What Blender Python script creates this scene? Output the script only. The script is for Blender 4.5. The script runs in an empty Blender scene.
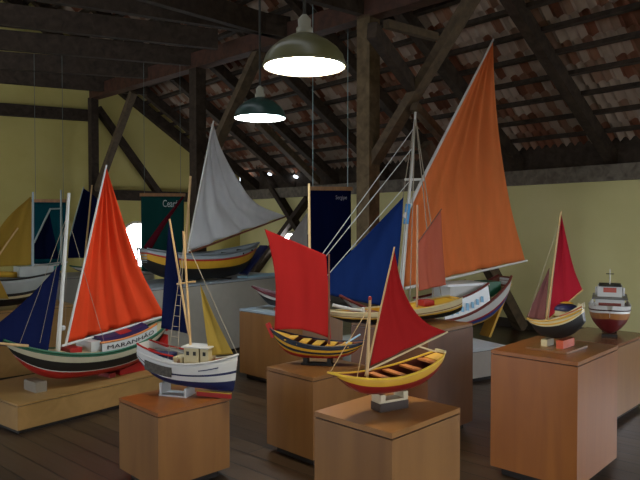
import bpy, bmesh, math, random
from mathutils import Vector as V, Matrix
random.seed(7)
sc = bpy.context.scene
COL = sc.collection
F = 640.0; H = 1.55; PITCH = math.atan(16/640)
# ---------------------------------------------------------------- camera
cd = bpy.data.cameras.new('camera'); cd.sensor_width = 36; cd.lens = 36.0; cd.clip_start = .02; cd.clip_end = 200
cam = bpy.data.objects.new('camera', cd); COL.objects.link(cam)
cam.location = (0, 0, H); cam.rotation_euler = (math.pi/2 - PITCH, 0, 0)
sc.camera = cam
O = V((0, 0, H))
def ray(px, py):
    f = V((0, math.cos(PITCH), -math.sin(PITCH))); u = V((0, math.sin(PITCH), math.cos(PITCH)))
    return f + V((1, 0, 0))*((px-320)/F) + u*((240-py)/F)
def P(px, py, Y):
    d = ray(px, py); return O + d*(Y/d.y)
def PZ(px, py, z):
    d = ray(px, py); return O + d*((z-H)/d.z)
class Plane:
    """vertical plane through a ground point, running along a horizontal direction"""
    def __init__(s, px, Y, dx, dy):
        s.p = P(px, 240, Y); s.a = V((dx, dy, 0)).normalized(); s.n = V((-s.a.y, s.a.x, 0))
    def __call__(s, px, py, off=0):
        d = ray(px, py); t = (s.p + s.n*off - O).dot(s.n)/d.dot(s.n); return O + d*t

# ---------------------------------------------------------------- materials
def lin(h):
    h = h.lstrip('#'); o = []
    for i in (0, 2, 4):
        c = int(h[i:i+2], 16)/255
        o.append(c/12.92 if c <= .04045 else ((c+.055)/1.055)**2.4)
    return (*o, 1)
MATS = {}
def base_mat(name, rough=.6, spec=.4):
    m = bpy.data.materials.new(name); m.use_nodes = True
    nt = m.node_tree; b = nt.nodes['Principled BSDF']
    b.inputs['Roughness'].default_value = rough
    b.inputs['Specular IOR Level'].default_value = spec
    return m, nt, b
def ramp(nt, stops):
    r = nt.nodes.new('ShaderNodeValToRGB'); e = r.color_ramp.elements
    while len(e) < len(stops): e.new(.5)
    for i, (p, c) in enumerate(stops): e[i].position = p; e[i].color = lin(c)
    return r
def paint(col, rough=.5, var=.12, scale=14, spec=.4):
    k = ('p', col, rough, var, scale)
    if k in MATS: return MATS[k]
    m, nt, b = base_mat('paint_'+col.strip('#'), rough, spec)
    c = lin(col)
    tc = nt.nodes.new('ShaderNodeTexCoord'); n = nt.nodes.new('ShaderNodeTexNoise')
    n.inputs['Scale'].default_value = scale; n.inputs['Detail'].default_value = 4
    nt.links.new(tc.outputs['Object'], n.inputs['Vector'])
    mx = nt.nodes.new('ShaderNodeMix'); mx.data_type = 'RGBA'
    mx.inputs[6].default_value = (*[x*(1-var*1.6) for x in c[:3]], 1); mx.inputs[7].default_value = (*[min(1, x*(1+var)) for x in c[:3]], 1)
    nt.links.new(n.outputs['Fac'], mx.inputs[0]); nt.links.new(mx.outputs[2], b.inputs['Base Color'])
    MATS[k] = m; return m
def wood(c1, c2, scale=3, stretch=(1, 1, .08), rough=.45, spec=.4, bump=0.0):
    k = ('w', c1, c2, scale, stretch, rough)
    if k in MATS: return MATS[k]
    m, nt, b = base_mat('wood_'+c1.strip('#'), rough, spec)
    tc = nt.nodes.new('ShaderNodeTexCoord'); mp = nt.nodes.new('ShaderNodeMapping')
    mp.inputs['Scale'].default_value = stretch
    n = nt.nodes.new('ShaderNodeTexNoise'); n.inputs['Scale'].default_value = scale*6; n.inputs['Detail'].default_value = 7
    n.inputs['Distortion'].default_value = .6
    nt.links.new(tc.outputs['Object'], mp.inputs[0]); nt.links.new(mp.outputs[0], n.inputs['Vector'])
    r = ramp(nt, [(.3, c1), (.7, c2)])
    nt.links.new(n.outputs['Fac'], r.inputs[0]); nt.links.new(r.outputs[0], b.inputs['Base Color'])
    if bump:
        bp = nt.nodes.new('ShaderNodeBump'); bp.inputs['Strength'].default_value = bump; bp.inputs['Distance'].default_value = .02
        nt.links.new(n.outputs['Fac'], bp.inputs['Height']); nt.links.new(bp.outputs[0], b.inputs['Normal'])
    MATS[k] = m; return m
def cloth(col, trans=.35, var=.1):
    k = ('c', col, trans)
    if k in MATS: return MATS[k]
    m = bpy.data.materials.new('cloth_'+col.strip('#')); m.use_nodes = True
    nt = m.node_tree; nt.nodes.clear()
    out = nt.nodes.new('ShaderNodeOutputMaterial'); df = nt.nodes.new('ShaderNodeBsdfDiffuse'); tr = nt.nodes.new('ShaderNodeBsdfTranslucent')
    ms = nt.nodes.new('ShaderNodeMixShader'); ms.inputs[0].default_value = trans
    c = lin(col); tc = nt.nodes.new('ShaderNodeTexCoord'); n = nt.nodes.new('ShaderNodeTexNoise')
    mp = nt.nodes.new('ShaderNodeMapping'); mp.inputs['Scale'].default_value = (3, 3, .5)
    n.inputs['Scale'].default_value = 4; n.inputs['Detail'].default_value = 5
    nt.links.new(tc.outputs['Object'], mp.inputs[0]); nt.links.new(mp.outputs[0], n.inputs['Vector'])
    mx = nt.nodes.new('ShaderNodeMix'); mx.data_type = 'RGBA'
    mx.inputs[6].default_value = (*[x*(1-var*1.5) for x in c[:3]], 1); mx.inputs[7].default_value = (*[min(1, x*(1+var)) for x in c[:3]], 1)
    nt.links.new(n.outputs['Fac'], mx.inputs[0])
    w = nt.nodes.new('ShaderNodeTexNoise'); w.inputs['Scale'].default_value = 160
    bp = nt.nodes.new('ShaderNodeBump'); bp.inputs['Strength'].default_value = .12; bp.inputs['Distance'].default_value = .004
    nt.links.new(tc.outputs['Object'], w.inputs['Vector']); nt.links.new(w.outputs['Fac'], bp.inputs['Height'])
    for s in (df, tr):
        nt.links.new(mx.outputs[2], s.inputs['Color'])
    nt.links.new(bp.outputs[0], df.inputs['Normal'])
    nt.links.new(df.outputs[0], ms.inputs[1]); nt.links.new(tr.outputs[0], ms.inputs[2]); nt.links.new(ms.outputs[0], out.inputs[0])
    MATS[k] = m; return m
def glow(col, strength):
    k = ('g', col, strength)
    if k in MATS: return MATS[k]
    m, nt, b = base_mat('lit_'+col.strip('#'), .5)
    b.inputs['Base Color'].default_value = lin(col); b.inputs['Emission Color'].default_value = lin(col)
    b.inputs['Emission Strength'].default_value = strength
    MATS[k] = m; return m

# ---------------------------------------------------------------- objects
def tag(o, label=None, cat=None, group=None, kind=None):
    if label: o['label'] = label
    if cat: o['category'] = cat
    if group: o['group'] = group
    if kind: o['kind'] = kind
    return o
def link_mesh(name, bm, mats, smooth=False):
    bmesh.ops.recalc_face_normals(bm, faces=bm.faces)
    me = bpy.data.meshes.new(name); bm.to_mesh(me); bm.free()
    for m in (mats if isinstance(mats, (list, tuple)) else [mats]): me.materials.append(m)
    if smooth:
        for p in me.polygons: p.use_smooth = True
    o = bpy.data.objects.new(name, me); COL.objects.link(o); return o
class Thing:
    def __init__(s, name, label, cat, loc, group=None):
        s.loc = V(loc); s.o = bpy.data.objects.new(name, None); COL.objects.link(s.o)
        s.o.location = s.loc; s.o.empty_display_size = .1
        tag(s.o, label, cat, group)
    def add(s, name, bm, mats, smooth=False, parent=None, label=None):
        bmesh.ops.translate(bm, verts=bm.verts, vec=-s.loc)
        o = link_mesh(name, bm, mats, smooth); o.parent = parent or s.o
        if label: o['label'] = label
        return o
def single(name, bm, mats, label, cat, group=None, smooth=False, loc=None):
    if loc is not None:
        bmesh.ops.translate(bm, verts=bm.verts, vec=-V(loc))
    o = link_mesh(name, bm, mats, smooth)
    if loc is not None: o.location = V(loc)
    return tag(o, label, cat, group)
def struct(name, bm, mats, smooth=False):
    o = link_mesh(name, bm, mats, smooth); o['kind'] = 'structure'; return o

# ---------------------------------------------------------------- mesh helpers
def NB(): return bmesh.new()
def prism(bm, quad, dz, mi=0):
    """extrude a list of points (bottom) by a vector/height"""
    up = V((0, 0, dz)) if not isinstance(dz, V) else dz
    a = [bm.verts.new(p) for p in quad]; b = [bm.verts.new(V(p)+up) for p in quad]
    n = len(quad); fs = [bm.faces.new(a[::-1]), bm.faces.new(b)]
    for i in range(n): fs.append(bm.faces.new((a[i], a[(i+1) % n], b[(i+1) % n], b[i])))
    for f in fs: f.material_index = mi
    return bm
def bar(bm, a, b, w, h, up=V((0, 0, 1)), mi=0):
    """rectangular timber from a to b (centre line)"""
    a = V(a); b = V(b); t = (b-a).normalized()
    s = t.cross(up)
    if s.length < 1e-3: s = t.cross(V((1, 0, 0)))
    s.normalize(); u = s.cross(t).normalized()
    q = [a+s*(w/2)+u*(h/2), a-s*(w/2)+u*(h/2), a-s*(w/2)-u*(h/2), a+s*(w/2)-u*(h/2)]
    return prism(bm, q, b-a, mi)
def box(bm, c, ax, ay, hx, hy, z0, z1, mi=0):
    c = V((c[0], c[1], 0)); q = [c+ax*sx*hx+ay*sy*hy+V((0, 0, z0)) for sx, sy in ((-1, -1), (1, -1), (1, 1), (-1, 1))]
    return prism(bm, q, z1-z0, mi)
def bevel(bm, w=.004, seg=2):
    es = [e for e in bm.edges if len(e.link_faces) == 2 and e.calc_face_angle(0) > .6]
    bmesh.ops.bevel(bm, geom=es, offset=w, segments=seg, affect='EDGES', profile=.6)
    return bm
def tube(bm, pts, r, n=8, r2=None, mi=0, cap=True):
    pts = [V(p) for p in pts]; rings = []; N = len(pts)
    for i, p in enumerate(pts):
        t = (pts[min(i+1, N-1)]-pts[max(i-1, 0)]).normalized()
        s = t.cross(V((0, 0, 1)))
        if s.length < 1e-3: s = t.cross(V((1, 0, 0)))
        s.normalize(); u = s.cross(t)
        rr = r if r2 is None else r+(r2-r)*i/(N-1)
        rings.append([bm.verts.new(p+s*rr*math.cos(2*math.pi*k/n)+u*rr*math.sin(2*math.pi*k/n)) for k in range(n)])
    for a, b in zip(rings, rings[1:]):
        for k in range(n):
            f = bm.faces.new((a[k], a[(k+1) % n], b[(k+1) % n], b[k])); f.material_index = mi
    if cap:
        for f in (bm.faces.new(rings[0][::-1]), bm.faces.new(rings[-1])): f.material_index = mi
    return bm
def lathe(bm, c, prof, n=32, mi=0):
    rings = []
    for r, z in prof:
        rings.append([bm.verts.new(V((c[0]+r*math.cos(2*math.pi*k/n), c[1]+r*math.sin(2*math.pi*k/n), c[2]+z))) for k in range(n)])
    for a, b in zip(rings, rings[1:]):
        for k in range(n):
            f = bm.faces.new((a[k], a[(k+1) % n], b[(k+1) % n], b[k])); f.material_index = mi
    for f in (bm.faces.new(rings[0][::-1]), bm.faces.new(rings[-1])): f.material_index = mi
    return bm
def spline(pts, n):
    """Catmull-Rom resample to n+1 points"""
    pts = [V(p) for p in pts]
    if len(pts) == 1: return [pts[0].copy() for _ in range(n+1)]
    out = []; ext = [pts[0]*2-pts[1]]+pts+[pts[-1]*2-pts[-2]]
    ln = [0]
    for a, b in zip(pts, pts[1:]): ln.append(ln[-1]+(b-a).length)
    for i in range(n+1):
        s = ln[-1]*i/n; k = 0
        while k < len(pts)-2 and s > ln[k+1]: k += 1
        t = (s-ln[k])/max(1e-9, ln[k+1]-ln[k])
        a, b, c, d = ext[k:k+4]
        out.append(.5*((2*b)+(c-a)*t+(2*a-5*b+4*c-d)*t*t+(3*b-a-3*c+d)*t**3))
    return out
def sail_mesh(pl, left, right, camber=.05, folds=(0, 0), nu=26, nv=34, off=0, thick=.003, foot=0.0):
    L = spline([pl(*p, off) for p in left], nv); R = spline([pl(*p, off) for p in right], nv)
    nrm = pl.n if pl.n.dot(pl.p-O) > 0 else -pl.n          # bellies away from the viewer's side
    bm = NB(); layers = []
    for side in (0, 1):
        g = []
        for j in range(nv+1):
            v = j/nv; row = []
            for i in range(nu+1):
                u = i/nu; p = L[j].lerp(R[j], u)
                w = (R[j]-L[j]).length
                d = camber*math.sin(math.pi*u)*(math.sin(math.pi*min(1, v*.93+.02))**.7)
                d += folds[1]*math.sin(2*math.pi*folds[0]*(u+.06*math.sin(3*v))+.8)*math.sin(math.pi*u)**.5*min(1, 2.2*v)*(1-.35*v)
                d += folds[1]*.4*math.sin(2*math.pi*folds[0]*1.9*u+2*v)*math.sin(math.pi*u)*v
                q = p+nrm*(d+(thick if side else 0))
                if foot: q.z -= foot*math.sin(math.pi*u)*v**4
                row.append(bm.verts.new(q))
            g.append(row)
        layers.append(g)
    for s, g in enumerate(layers):
        for j in range(nv):
            for i in range(nu):
                f = (g[j][i], g[j][i+1], g[j+1][i+1], g[j+1][i])
                bm.faces.new(f if s else f[::-1])
    a, b = layers
    for j in range(nv):
        for i in (0, nu): bm.faces.new((a[j][i], a[j+1][i], b[j+1][i], b[j][i]))
    for i in range(nu):
        for j in (0, nv): bm.faces.new((a[j][i], a[j][i+1], b[j][i+1], b[j][i]))
    bmesh.ops.remove_doubles(bm, verts=bm.verts, dist=.0004)
    bmesh.ops.dissolve_degenerate(bm, dist=.0002, edges=bm.edges)
    return bm

def text_bm(s, fit_w, fit_h, mapf, size_ratio=None):
    """lettering mesh; mapf(u 0..1, v 0..1, depth) gives the world point"""
    c = bpy.data.curves.new('lettering', 'FONT'); c.body = s; c.size = 1; c.extrude = .02; c.resolution_u = 3
    o = bpy.data.objects.new('lettering', c); COL.objects.link(o)
    dg = bpy.context.evaluated_depsgraph_get(); me = bpy.data.meshes.new_from_object(o.evaluated_get(dg))
    bpy.data.objects.remove(o); bpy.data.curves.remove(c)
    bm = NB(); bm.from_mesh(me); bpy.data.meshes.remove(me)
    xs = [v.co.x for v in bm.verts]; ys = [v.co.y for v in bm.verts]
    x0, x1, y0, y1 = min(xs), max(xs), min(ys), max(ys)
    for v in bm.verts:
        v.co = mapf((v.co.x-x0)/(x1-x0), (v.co.y-y0)/(y1-y0), 1 if v.co.z > 0 else 0)
    return bm

class Hull:
    def __init__(s, stern, bow, beam, zk, sag=.05, tm=.45, transom=.0, pb=.8, ps=.7, rb=.15, rs=.06, ke=.5, kp=4, e=.75, g=1.0, sp=1.0, ks=0.0, kes=None):
        s.S = V(stern); s.B = V(bow); d = s.B-s.S; d.z = 0; s.L = d.length; s.a = d.normalized(); s.n = V((-s.a.y, s.a.x, 0))
        s.kes = ke if kes is None else kes
        s.beam, s.zk, s.sag, s.tm, s.tr, s.pb, s.ps, s.rb, s.rs, s.ke, s.kp, s.e, s.g, s.sp, s.ks = beam, zk, sag, tm, transom, pb, ps, rb, rs, ke, kp, e, g, sp, ks
    def sheer(s, t): return s.S.z+(s.B.z-s.S.z)*t-s.sag*(4*t*(1-t))**s.sp
    def keel(s, t):
        k = (s.ke if t > .5 else s.kes)*abs(2*t-1)**s.kp
        z0 = s.zk+s.ks*(.5-t); return z0+(s.sheer(t)-z0)*min(.97, k)
    def half(s, t):
        if t < s.tm:
            x = t/s.tm; f = s.tr+(1-s.tr)*math.sin(math.pi/2*x)**s.ps
        else:
            f = math.cos(math.pi/2*(t-s.tm)/(1-s.tm))**s.pb
        return max(.012, f)*s.beam/2
    def pt(s, t, a, side=1, off=0.0, up=0.0):
        th = a*math.pi/2; y = max(.002, s.half(t)*max(0, math.sin(th))**s.e-off) if a > 0 else 0
        z = s.keel(t)+(s.sheer(t)-s.keel(t))*(1-math.cos(th))**s.g
        x = s.L*t-s.rb*s.L*(1-a)*max(0, (t-.6)/.4)**2+s.rs*s.L*(1-a)*max(0, (.4-t)/.4)**2
        p = V((s.S.x, s.S.y, 0))+s.a*x+s.n*(side*y); p.z = z+up; return p
    def mid(s, t, z): p = V((s.S.x, s.S.y, 0))+s.a*(s.L*t); p.z = z; return p
    def shell(s, bands, inner=None, th=.012, afloor=.45, nt=30):
        """bands: [(girth limit, material)]; inner: material index of the open inside, None = solid top"""
        bm = NB(); al = [0]; mi = []
        for lim, m in bands:
            k = max(1, int(round((lim-al[-1])/.09))); a0 = al[-1]
            for i in range(1, k+1): al.append(a0+(lim-a0)*i/k); mi.append(m)
        ts = [.5-.5*math.cos(math.pi*i/nt) for i in range(nt+1)]
        g = {}
        for sd in (-1, 1):
            g[sd] = [[bm.verts.new(s.pt(t, a, sd)) for a in al] for t in ts]
            for i in range(nt):
                for j in range(len(al)-1):
                    f = bm.faces.new((g[sd][i][j], g[sd][i+1][j], g[sd][i+1][j+1], g[sd][i][j+1])); f.material_index = mi[j]
        for i in (0, nt):
            for j in range(len(al)-1):
                f = bm.faces.new((g[-1][i][j], g[1][i][j], g[1][i][j+1], g[-1][i][j+1])); f.material_index = mi[j]
        if inner is None:
            for i in range(nt):
                f = bm.faces.new((g[-1][i][-1], g[1][i][-1], g[1][i+1][-1], g[-1][i+1][-1])); f.material_index = mi[-1]
        else:
            ai = [1-(1-afloor)*k/5 for k in range(6)]; h = {}
            for sd in (-1, 1):
                h[sd] = [[bm.verts.new(s.pt(t, a, sd, th)) for a in ai] for t in ts]
                for i in range(nt):
                    f = bm.faces.new((g[sd][i][-1], g[sd][i+1][-1], h[sd][i+1][0], h[sd][i][0])); f.material_index = mi[-1]
                    for j in range(5):
                        f = bm.faces.new((h[sd][i][j], h[sd][i+1][j], h[sd][i+1][j+1], h[sd][i][j+1])); f.material_index = inner
            for i in range(nt):
                f = bm.faces.new((h[-1][i][-1], h[1][i][-1], h[1][i+1][-1], h[-1][i+1][-1])); f.material_index = inner
            for i in (0, nt):
                for j in range(5):
                    f = bm.faces.new((h[-1][i][j], h[1][i][j], h[1][i][j+1], h[-1][i][j+1])); f.material_index = inner
                f = bm.faces.new((g[-1][i][-1], g[1][i][-1], h[1][i][0], h[-1][i][0])); f.material_index = mi[-1]
        bmesh.ops.remove_doubles(bm, verts=bm.verts, dist=.0003)
        return bm
    def rail(s, side, r, up=0, t0=0, t1=1, a=1, out=0, n=24):
        return tube(NB(), [s.pt(t0+(t1-t0)*i/n, a, side, -out, up) for i in range(n+1)], r, 6)
    def deck(s, a, t0, t1, th=.006, n=18, up=0, ins=.004):
        bm = NB(); q = []
        for i in range(n+1):
            t = t0+(t1-t0)*i/n
            q.append([bm.verts.new(s.pt(t, a, sd, ins, up+z)) for sd, z in ((-1, 0), (1, 0), (1, -th), (-1, -th))])
        for a_, b in zip(q, q[1:]):
            for k in range(4): bm.faces.new((a_[k], a_[(k+1) % 4], b[(k+1) % 4], b[k]))
        bm.faces.new(q[0]); bm.faces.new(q[-1][::-1]); return bm
    def thwart(s, t, a, wid, th=.008):
        bm = NB(); p = s.pt(t, a, -1, .006); q = s.pt(t, a, 1, .006); return bar(bm, p, q, wid, th)
    def board(s, side, t0, t1, h, th=.006, up=0.0, n=16, lean=0.0, a=1, h1=None):
        """a plank standing on the sheer, following its curve"""
        bm = NB(); q = []
        for i in range(n+1):
            t = t0+(t1-t0)*i/n; hh = h if h1 is None else h+(h1-h)*i/n; p = s.pt(t, a, side, 0, up); nn = s.n*side
            q.append([bm.verts.new(x) for x in (p, p+V((0, 0, hh))-nn*lean, p+V((0, 0, hh))-nn*(lean+th), p-nn*th)])
        for a_, b in zip(q, q[1:]):
            for k in range(4): bm.faces.new((a_[k], a_[(k+1) % 4], b[(k+1) % 4], b[k]))
        bm.faces.new(q[0]); bm.faces.new(q[-1][::-1]); return bm
    def block(s, t0, t1, w, z0, z1, y=0, mi=0, bm=None):
        bm = bm or NB(); c = s.mid((t0+t1)/2, 0)+s.n*y
        return box(bm, c, s.a, s.n, s.L*(t1-t0)/2, w/2, z0, z1, mi)
def fit_pole(bm, a, b, r, r2=None, n=10): return tube(bm, [a, b], r, n, r2)
def rope(pts, r=.003): return tube(NB(), pts, r, 5)

# ================================================================ THE ROOM
d = V((-.645, .764, 0)); d.normalize(); nn = V((d.y, -d.x, 0))      # along the eave / towards the eave wall
A0 = V((3.48, 8.92, 0))
TAN = .66; ZP0, ZP1 = 2.12, 2.33
TG = 8.36                                                           # gable at this distance along the eave
def W(t, s, z): p = A0+d*t-nn*s; p.z = z; return p                  # t along eave, s away from the eave wall
RID = 7.2
OLIVE = '#8f8a55'
def wall_mat(name, c1, c2, c3):
    m, nt, b = base_mat(name, .85, .15)
    tc = nt.nodes.new('ShaderNodeTexCoord'); n = nt.nodes.new('ShaderNodeTexNoise'); n.inputs['Scale'].default_value = .9; n.inputs['Detail'].default_value = 6
    nt.links.new(tc.outputs['Object'], n.inputs['Vector'])
    r = ramp(nt, [(.25, c1), (.5, c2), (.8, c3)]); nt.links.new(n.outputs['Fac'], r.inputs[0]); nt.links.new(r.outputs[0], b.inputs['Base Color'])
    n2 = nt.nodes.new('ShaderNodeTexNoise'); n2.inputs['Scale'].default_value = 30; bp = nt.nodes.new('ShaderNodeBump'); bp.inputs['Strength'].default_value = .15
    nt.links.new(tc.outputs['Object'], n2.inputs['Vector']); nt.links.new(n2.outputs['Fac'], bp.inputs['Height']); nt.links.new(bp.outputs[0], b.inputs['Normal'])
    return m
M_wall = wall_mat('plaster_yellow', '#cdc48a', '#d6cd94', '#dcd5a2')
M_gab = wall_mat('plaster_ochre', '#b5a55e', '#c2b46e', '#cabd7c')
# floor: dark varnished planks
def floor_mat():
    m, nt, b = base_mat('plank_floor', .34, .45)
    tc = nt.nodes.new('ShaderNodeTexCoord'); mp = nt.nodes.new('ShaderNodeMapping')
    mp.inputs['Rotation'].default_value = (0, 0, -math.atan2(.66, -.75)+math.pi)
    br = nt.nodes.new('ShaderNodeTexBrick'); br.inputs['Scale'].default_value = 1
    br.inputs['Brick Width'].default_value = 3.2; br.inputs['Row Height'].default_value = .17; br.inputs['Mortar Size'].default_value = .006
    br.inputs['Color1'].default_value = lin('#4a3826'); br.inputs['Color2'].default_value = lin('#33261b'); br.inputs['Mortar'].default_value = lin('#120c08')
    n = nt.nodes.new('ShaderNodeTexNoise'); mp2 = nt.nodes.new('ShaderNodeMapping'); mp2.inputs['Scale'].default_value = (1.2, 14, 1)
    n.inputs['Scale'].default_value = 2; n.inputs['Detail'].default_value = 8
    nt.links.new(tc.outputs['Object'], mp.inputs[0]); nt.links.new(mp.outputs[0], br.inputs['Vector']); nt.links.new(mp.outputs[0], mp2.inputs[0]); nt.links.new(mp2.outputs[0], n.inputs['Vector'])
    mx = nt.nodes.new('ShaderNodeMix'); mx.data_type = 'RGBA'; mx.blend_type = 'MULTIPLY'; mx.inputs[0].default_value = .6
    rr = ramp(nt, [(.3, '#8a8078'), (.7, '#ffffff')])
    nt.links.new(n.outputs['Fac'], rr.inputs[0]); nt.links.new(br.outputs['Color'], mx.inputs[6]); nt.links.new(rr.outputs[0], mx.inputs[7])
    nt.links.new(mx.outputs[2], b.inputs['Base Color'])
    r2 = nt.nodes.new('ShaderNodeMapRange'); r2.inputs[3].default_value = .26; r2.inputs[4].default_value = .5
    nt.links.new(n.outputs['Fac'], r2.inputs[0]); nt.links.new(r2.outputs[0], b.inputs['Roughness'])
    bp = nt.nodes.new('ShaderNodeBump'); bp.inputs['Strength'].default_value = .3; bp.inputs['Distance'].default_value = .01
    nt.links.new(br.outputs['Fac'], bp.inputs['Height']); bp.invert = True; nt.links.new(bp.outputs[0], b.inputs['Normal'])
    return m
struct('floor', prism(NB(), [W(-9, 0, -.12), W(-9, 14.4, -.12), W(TG, 14.4, -.12), W(TG, 0, -.12)], .12), floor_mat())
bm = prism(NB(), [W(-9, 0, 0), W(-9, -.2, 0), W(TG+.2, -.2, 0), W(TG+.2, 0, 0)], ZP0)
struct('wall_right', bm, M_wall)
ridge_z = ZP1+TAN*RID
bm = NB(); prism(bm, [W(TG, 0, 0), W(TG, 14.4, 0), W(TG, 14.4, ZP1+.38), W(TG, RID, ridge_z+.38), W(TG, 0, ZP1+.38)], d*.2)
struct('wall_back', bm, M_gab)
struct('wall_left_blocker', prism(NB(), [W(-6, 14.4, 0), W(-6, 14.6, 0), W(-1.5, 14.6, 0), W(-1.5, 14.4, 0)], ZP0+.4), M_wall)  # unseen wall piece, cut short to block and shape daylight from the left
bm = NB(); prism(bm, [W(-6.0, -.2, 1.5), W(-6.0, 14.6, 1.5), W(-6.0, 14.4, ZP1+.38), W(-6.0, RID, ridge_z+.38), W(-6.0, 0, ZP1+.38)], -d*.2)
struct('wall_front_blocker', bm, M_gab)  # unseen wall, lower edge raised to limit the daylight from behind
M_base = paint('#3c352c', .6)
struct('baseboard_right', prism(NB(), [W(-9, 0, 0), W(-9, .025, 0), W(TG, .025, 0), W(TG, 0, 0)], .13), M_base)
struct('baseboard_back', prism(NB(), [W(TG, 0, 0), W(TG-.025, 0, 0), W(TG-.025, 14.4, 0), W(TG, 14.4, 0)], .13), M_base)

# roof of barrel tiles, seen from below
def tile_mat():
    m, nt, b = base_mat('barrel_tiles', .9, .1)
    tc = nt.nodes.new('ShaderNodeTexCoord'); mp = nt.nodes.new('ShaderNodeMapping'); mp.inputs['Scale'].default_value = (1/.125, 1/.36, 0)
    fl = nt.nodes.new('ShaderNodeVectorMath'); fl.operation = 'FLOOR'; wn = nt.nodes.new('ShaderNodeTexWhiteNoise')
    nt.links.new(tc.outputs['Object'], mp.inputs[0]); nt.links.new(mp.outputs[0], fl.inputs[0]); nt.links.new(fl.outputs[0], wn.inputs['Vector'])
    n = nt.nodes.new('ShaderNodeTexNoise'); n.inputs['Scale'].default_value = 2.2; n.inputs['Detail'].default_value = 6; nt.links.new(tc.outputs['Object'], n.inputs['Vector'])
    ad = nt.nodes.new('ShaderNodeMath'); ad.operation = 'MULTIPLY_ADD'; ad.inputs[1].default_value = 1.3; nt.links.new(wn.outputs['Value'], ad.inputs[0])
    sb = nt.nodes.new('ShaderNodeMath'); sb.operation = 'MULTIPLY'; sb.inputs[1].default_value = .6; nt.links.new(n.outputs['Fac'], sb.inputs[0]); nt.links.new(sb.outputs[0], ad.inputs[2])
    r = ramp(nt, [(.2, '#543527'), (.42, '#7d503b'), (.64, '#87604a'), (.86, '#8e735f'), (.98, '#a4917f')])
    nt.links.new(ad.outputs[0], r.inputs[0]); nt.links.new(r.outputs[0], b.inputs['Base Color'])
    return m
M_tile = tile_mat()
def roof(name, org, ex, ey, length, slope_len):
    """local frame: x along the eave, y up the slope"""
    ez = ex.cross(ey).normalized(); bm = NB(); per = .125; course = .36; nx = int(length/per*6); rows = int(slope_len/course)
    prev = None
    for j in range(rows):
        for yy, lift in ((j*course, .0), ((j+1)*course+.03, .05)):
            row = [bm.verts.new((i*per/6, yy, lift+.05*abs(math.sin(math.pi*i/6+ .5*math.pi)))) for i in range(nx+1)]
            if prev and yy != j*course:
                for i in range(nx): bm.faces.new((prev[i], prev[i+1], row[i+1], row[i]))
            elif prev:
                for i in range(nx): bm.faces.new((prev[i], prev[i+1], row[i+1], row[i]))
            prev = row
    o = struct(name, bm, M_tile)
    o.matrix_world = Matrix(((ex.x, ey.x, ez.x, org.x), (ex.y, ey.y, ez.y, org.y), (ex.z, ey.z, ez.z, org.z), (0, 0, 0, 1)))
    return o
sl = V((-nn.x, -nn.y, TAN)).normalized(); sl2 = V((nn.x, nn.y, TAN)).normalized()
SL = RID*math.sqrt(1+TAN*TAN)
roof('ceiling_right', W(-6, -.3, ZP1-.3*TAN+.30), d, sl, TG+6, SL+.3)
roof('ceiling_left', W(-6, 14.7, ZP1-.3*TAN+.30), d, sl2, TG+6, SL+.3)

# ---- timber
M_tim = wood('#2a221b', '#43372c', 1.6, (1, 1, 1), .75, .2, .3)
M_timL = wood('#463a2d', '#62533f', 1.6, (1, 1, 1), .75, .2, .3)
M_timR = wood('#36231a', '#4e3124', 1.6, (1, 1, 1), .6, .25, .2)
M_plate = wood('#5a5247', '#7d7467', 1.6, (1, 1, 1), .75, .2, .3)
def timber(name, a, b, w, h, m=M_tim, up=V((0, 0, 1))):
    return struct(name, bar(NB(), a, b, w, h, up), m)
timber('wall_plate_beam', W(-9, .0, (ZP0+ZP1)/2), W(TG, .0, (ZP0+ZP1)/2), .26, ZP1-ZP0, M_plate)
timber('eave_fill_beam', W(-9, -.06, ZP1+.17), W(TG, -.06, ZP1+.17), .1, .40, M_tim)
# rafters of the eave slope
for k in range(-2, 7):
    t = -.58+1.37*k
    if t > TG-.1: continue
    timber('rafter_beam', W(t, -.1, ZP1+.09-.1*TAN), W(t, RID, ZP1+.09+TAN*RID), .13, .17)
# battens, one per course of tiles, widened to draw the overlap's shadow gap too
cs = .36/math.sqrt(1+TAN*TAN)
for k in range(1, 20):
    s = k*cs-.3
    if s < .1: continue
    timber('batten_trim', W(-5.5, s, ZP1+.215+TAN*s), W(TG, s, ZP1+.215+TAN*s), .10, .05, M_tim, V((0, 0, 1)))
# gable timbers
timber('gable_tie_beam', W(TG-.06, .1, 2.15), W(TG-.06, 3.5, 2.15), .14, .21)

G = Plane(0, 1, -nn.x, -nn.y); G.p = W(TG-.08, 0, 0); G.n = d
timber('gable_collar_beam', G(-60, 105), G(95, 116), .14, .22)
timber('gable_brace_beam', G(97, 108), G(166, 204), .12, .2, M_tim, d)
# gable rafter following the slope
timber('gable_rafter_beam', W(TG-.08, -.1, ZP1+.05-.1*TAN), W(TG-.08, RID, ZP1+.05+TAN*RID), .14, .2)
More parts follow.
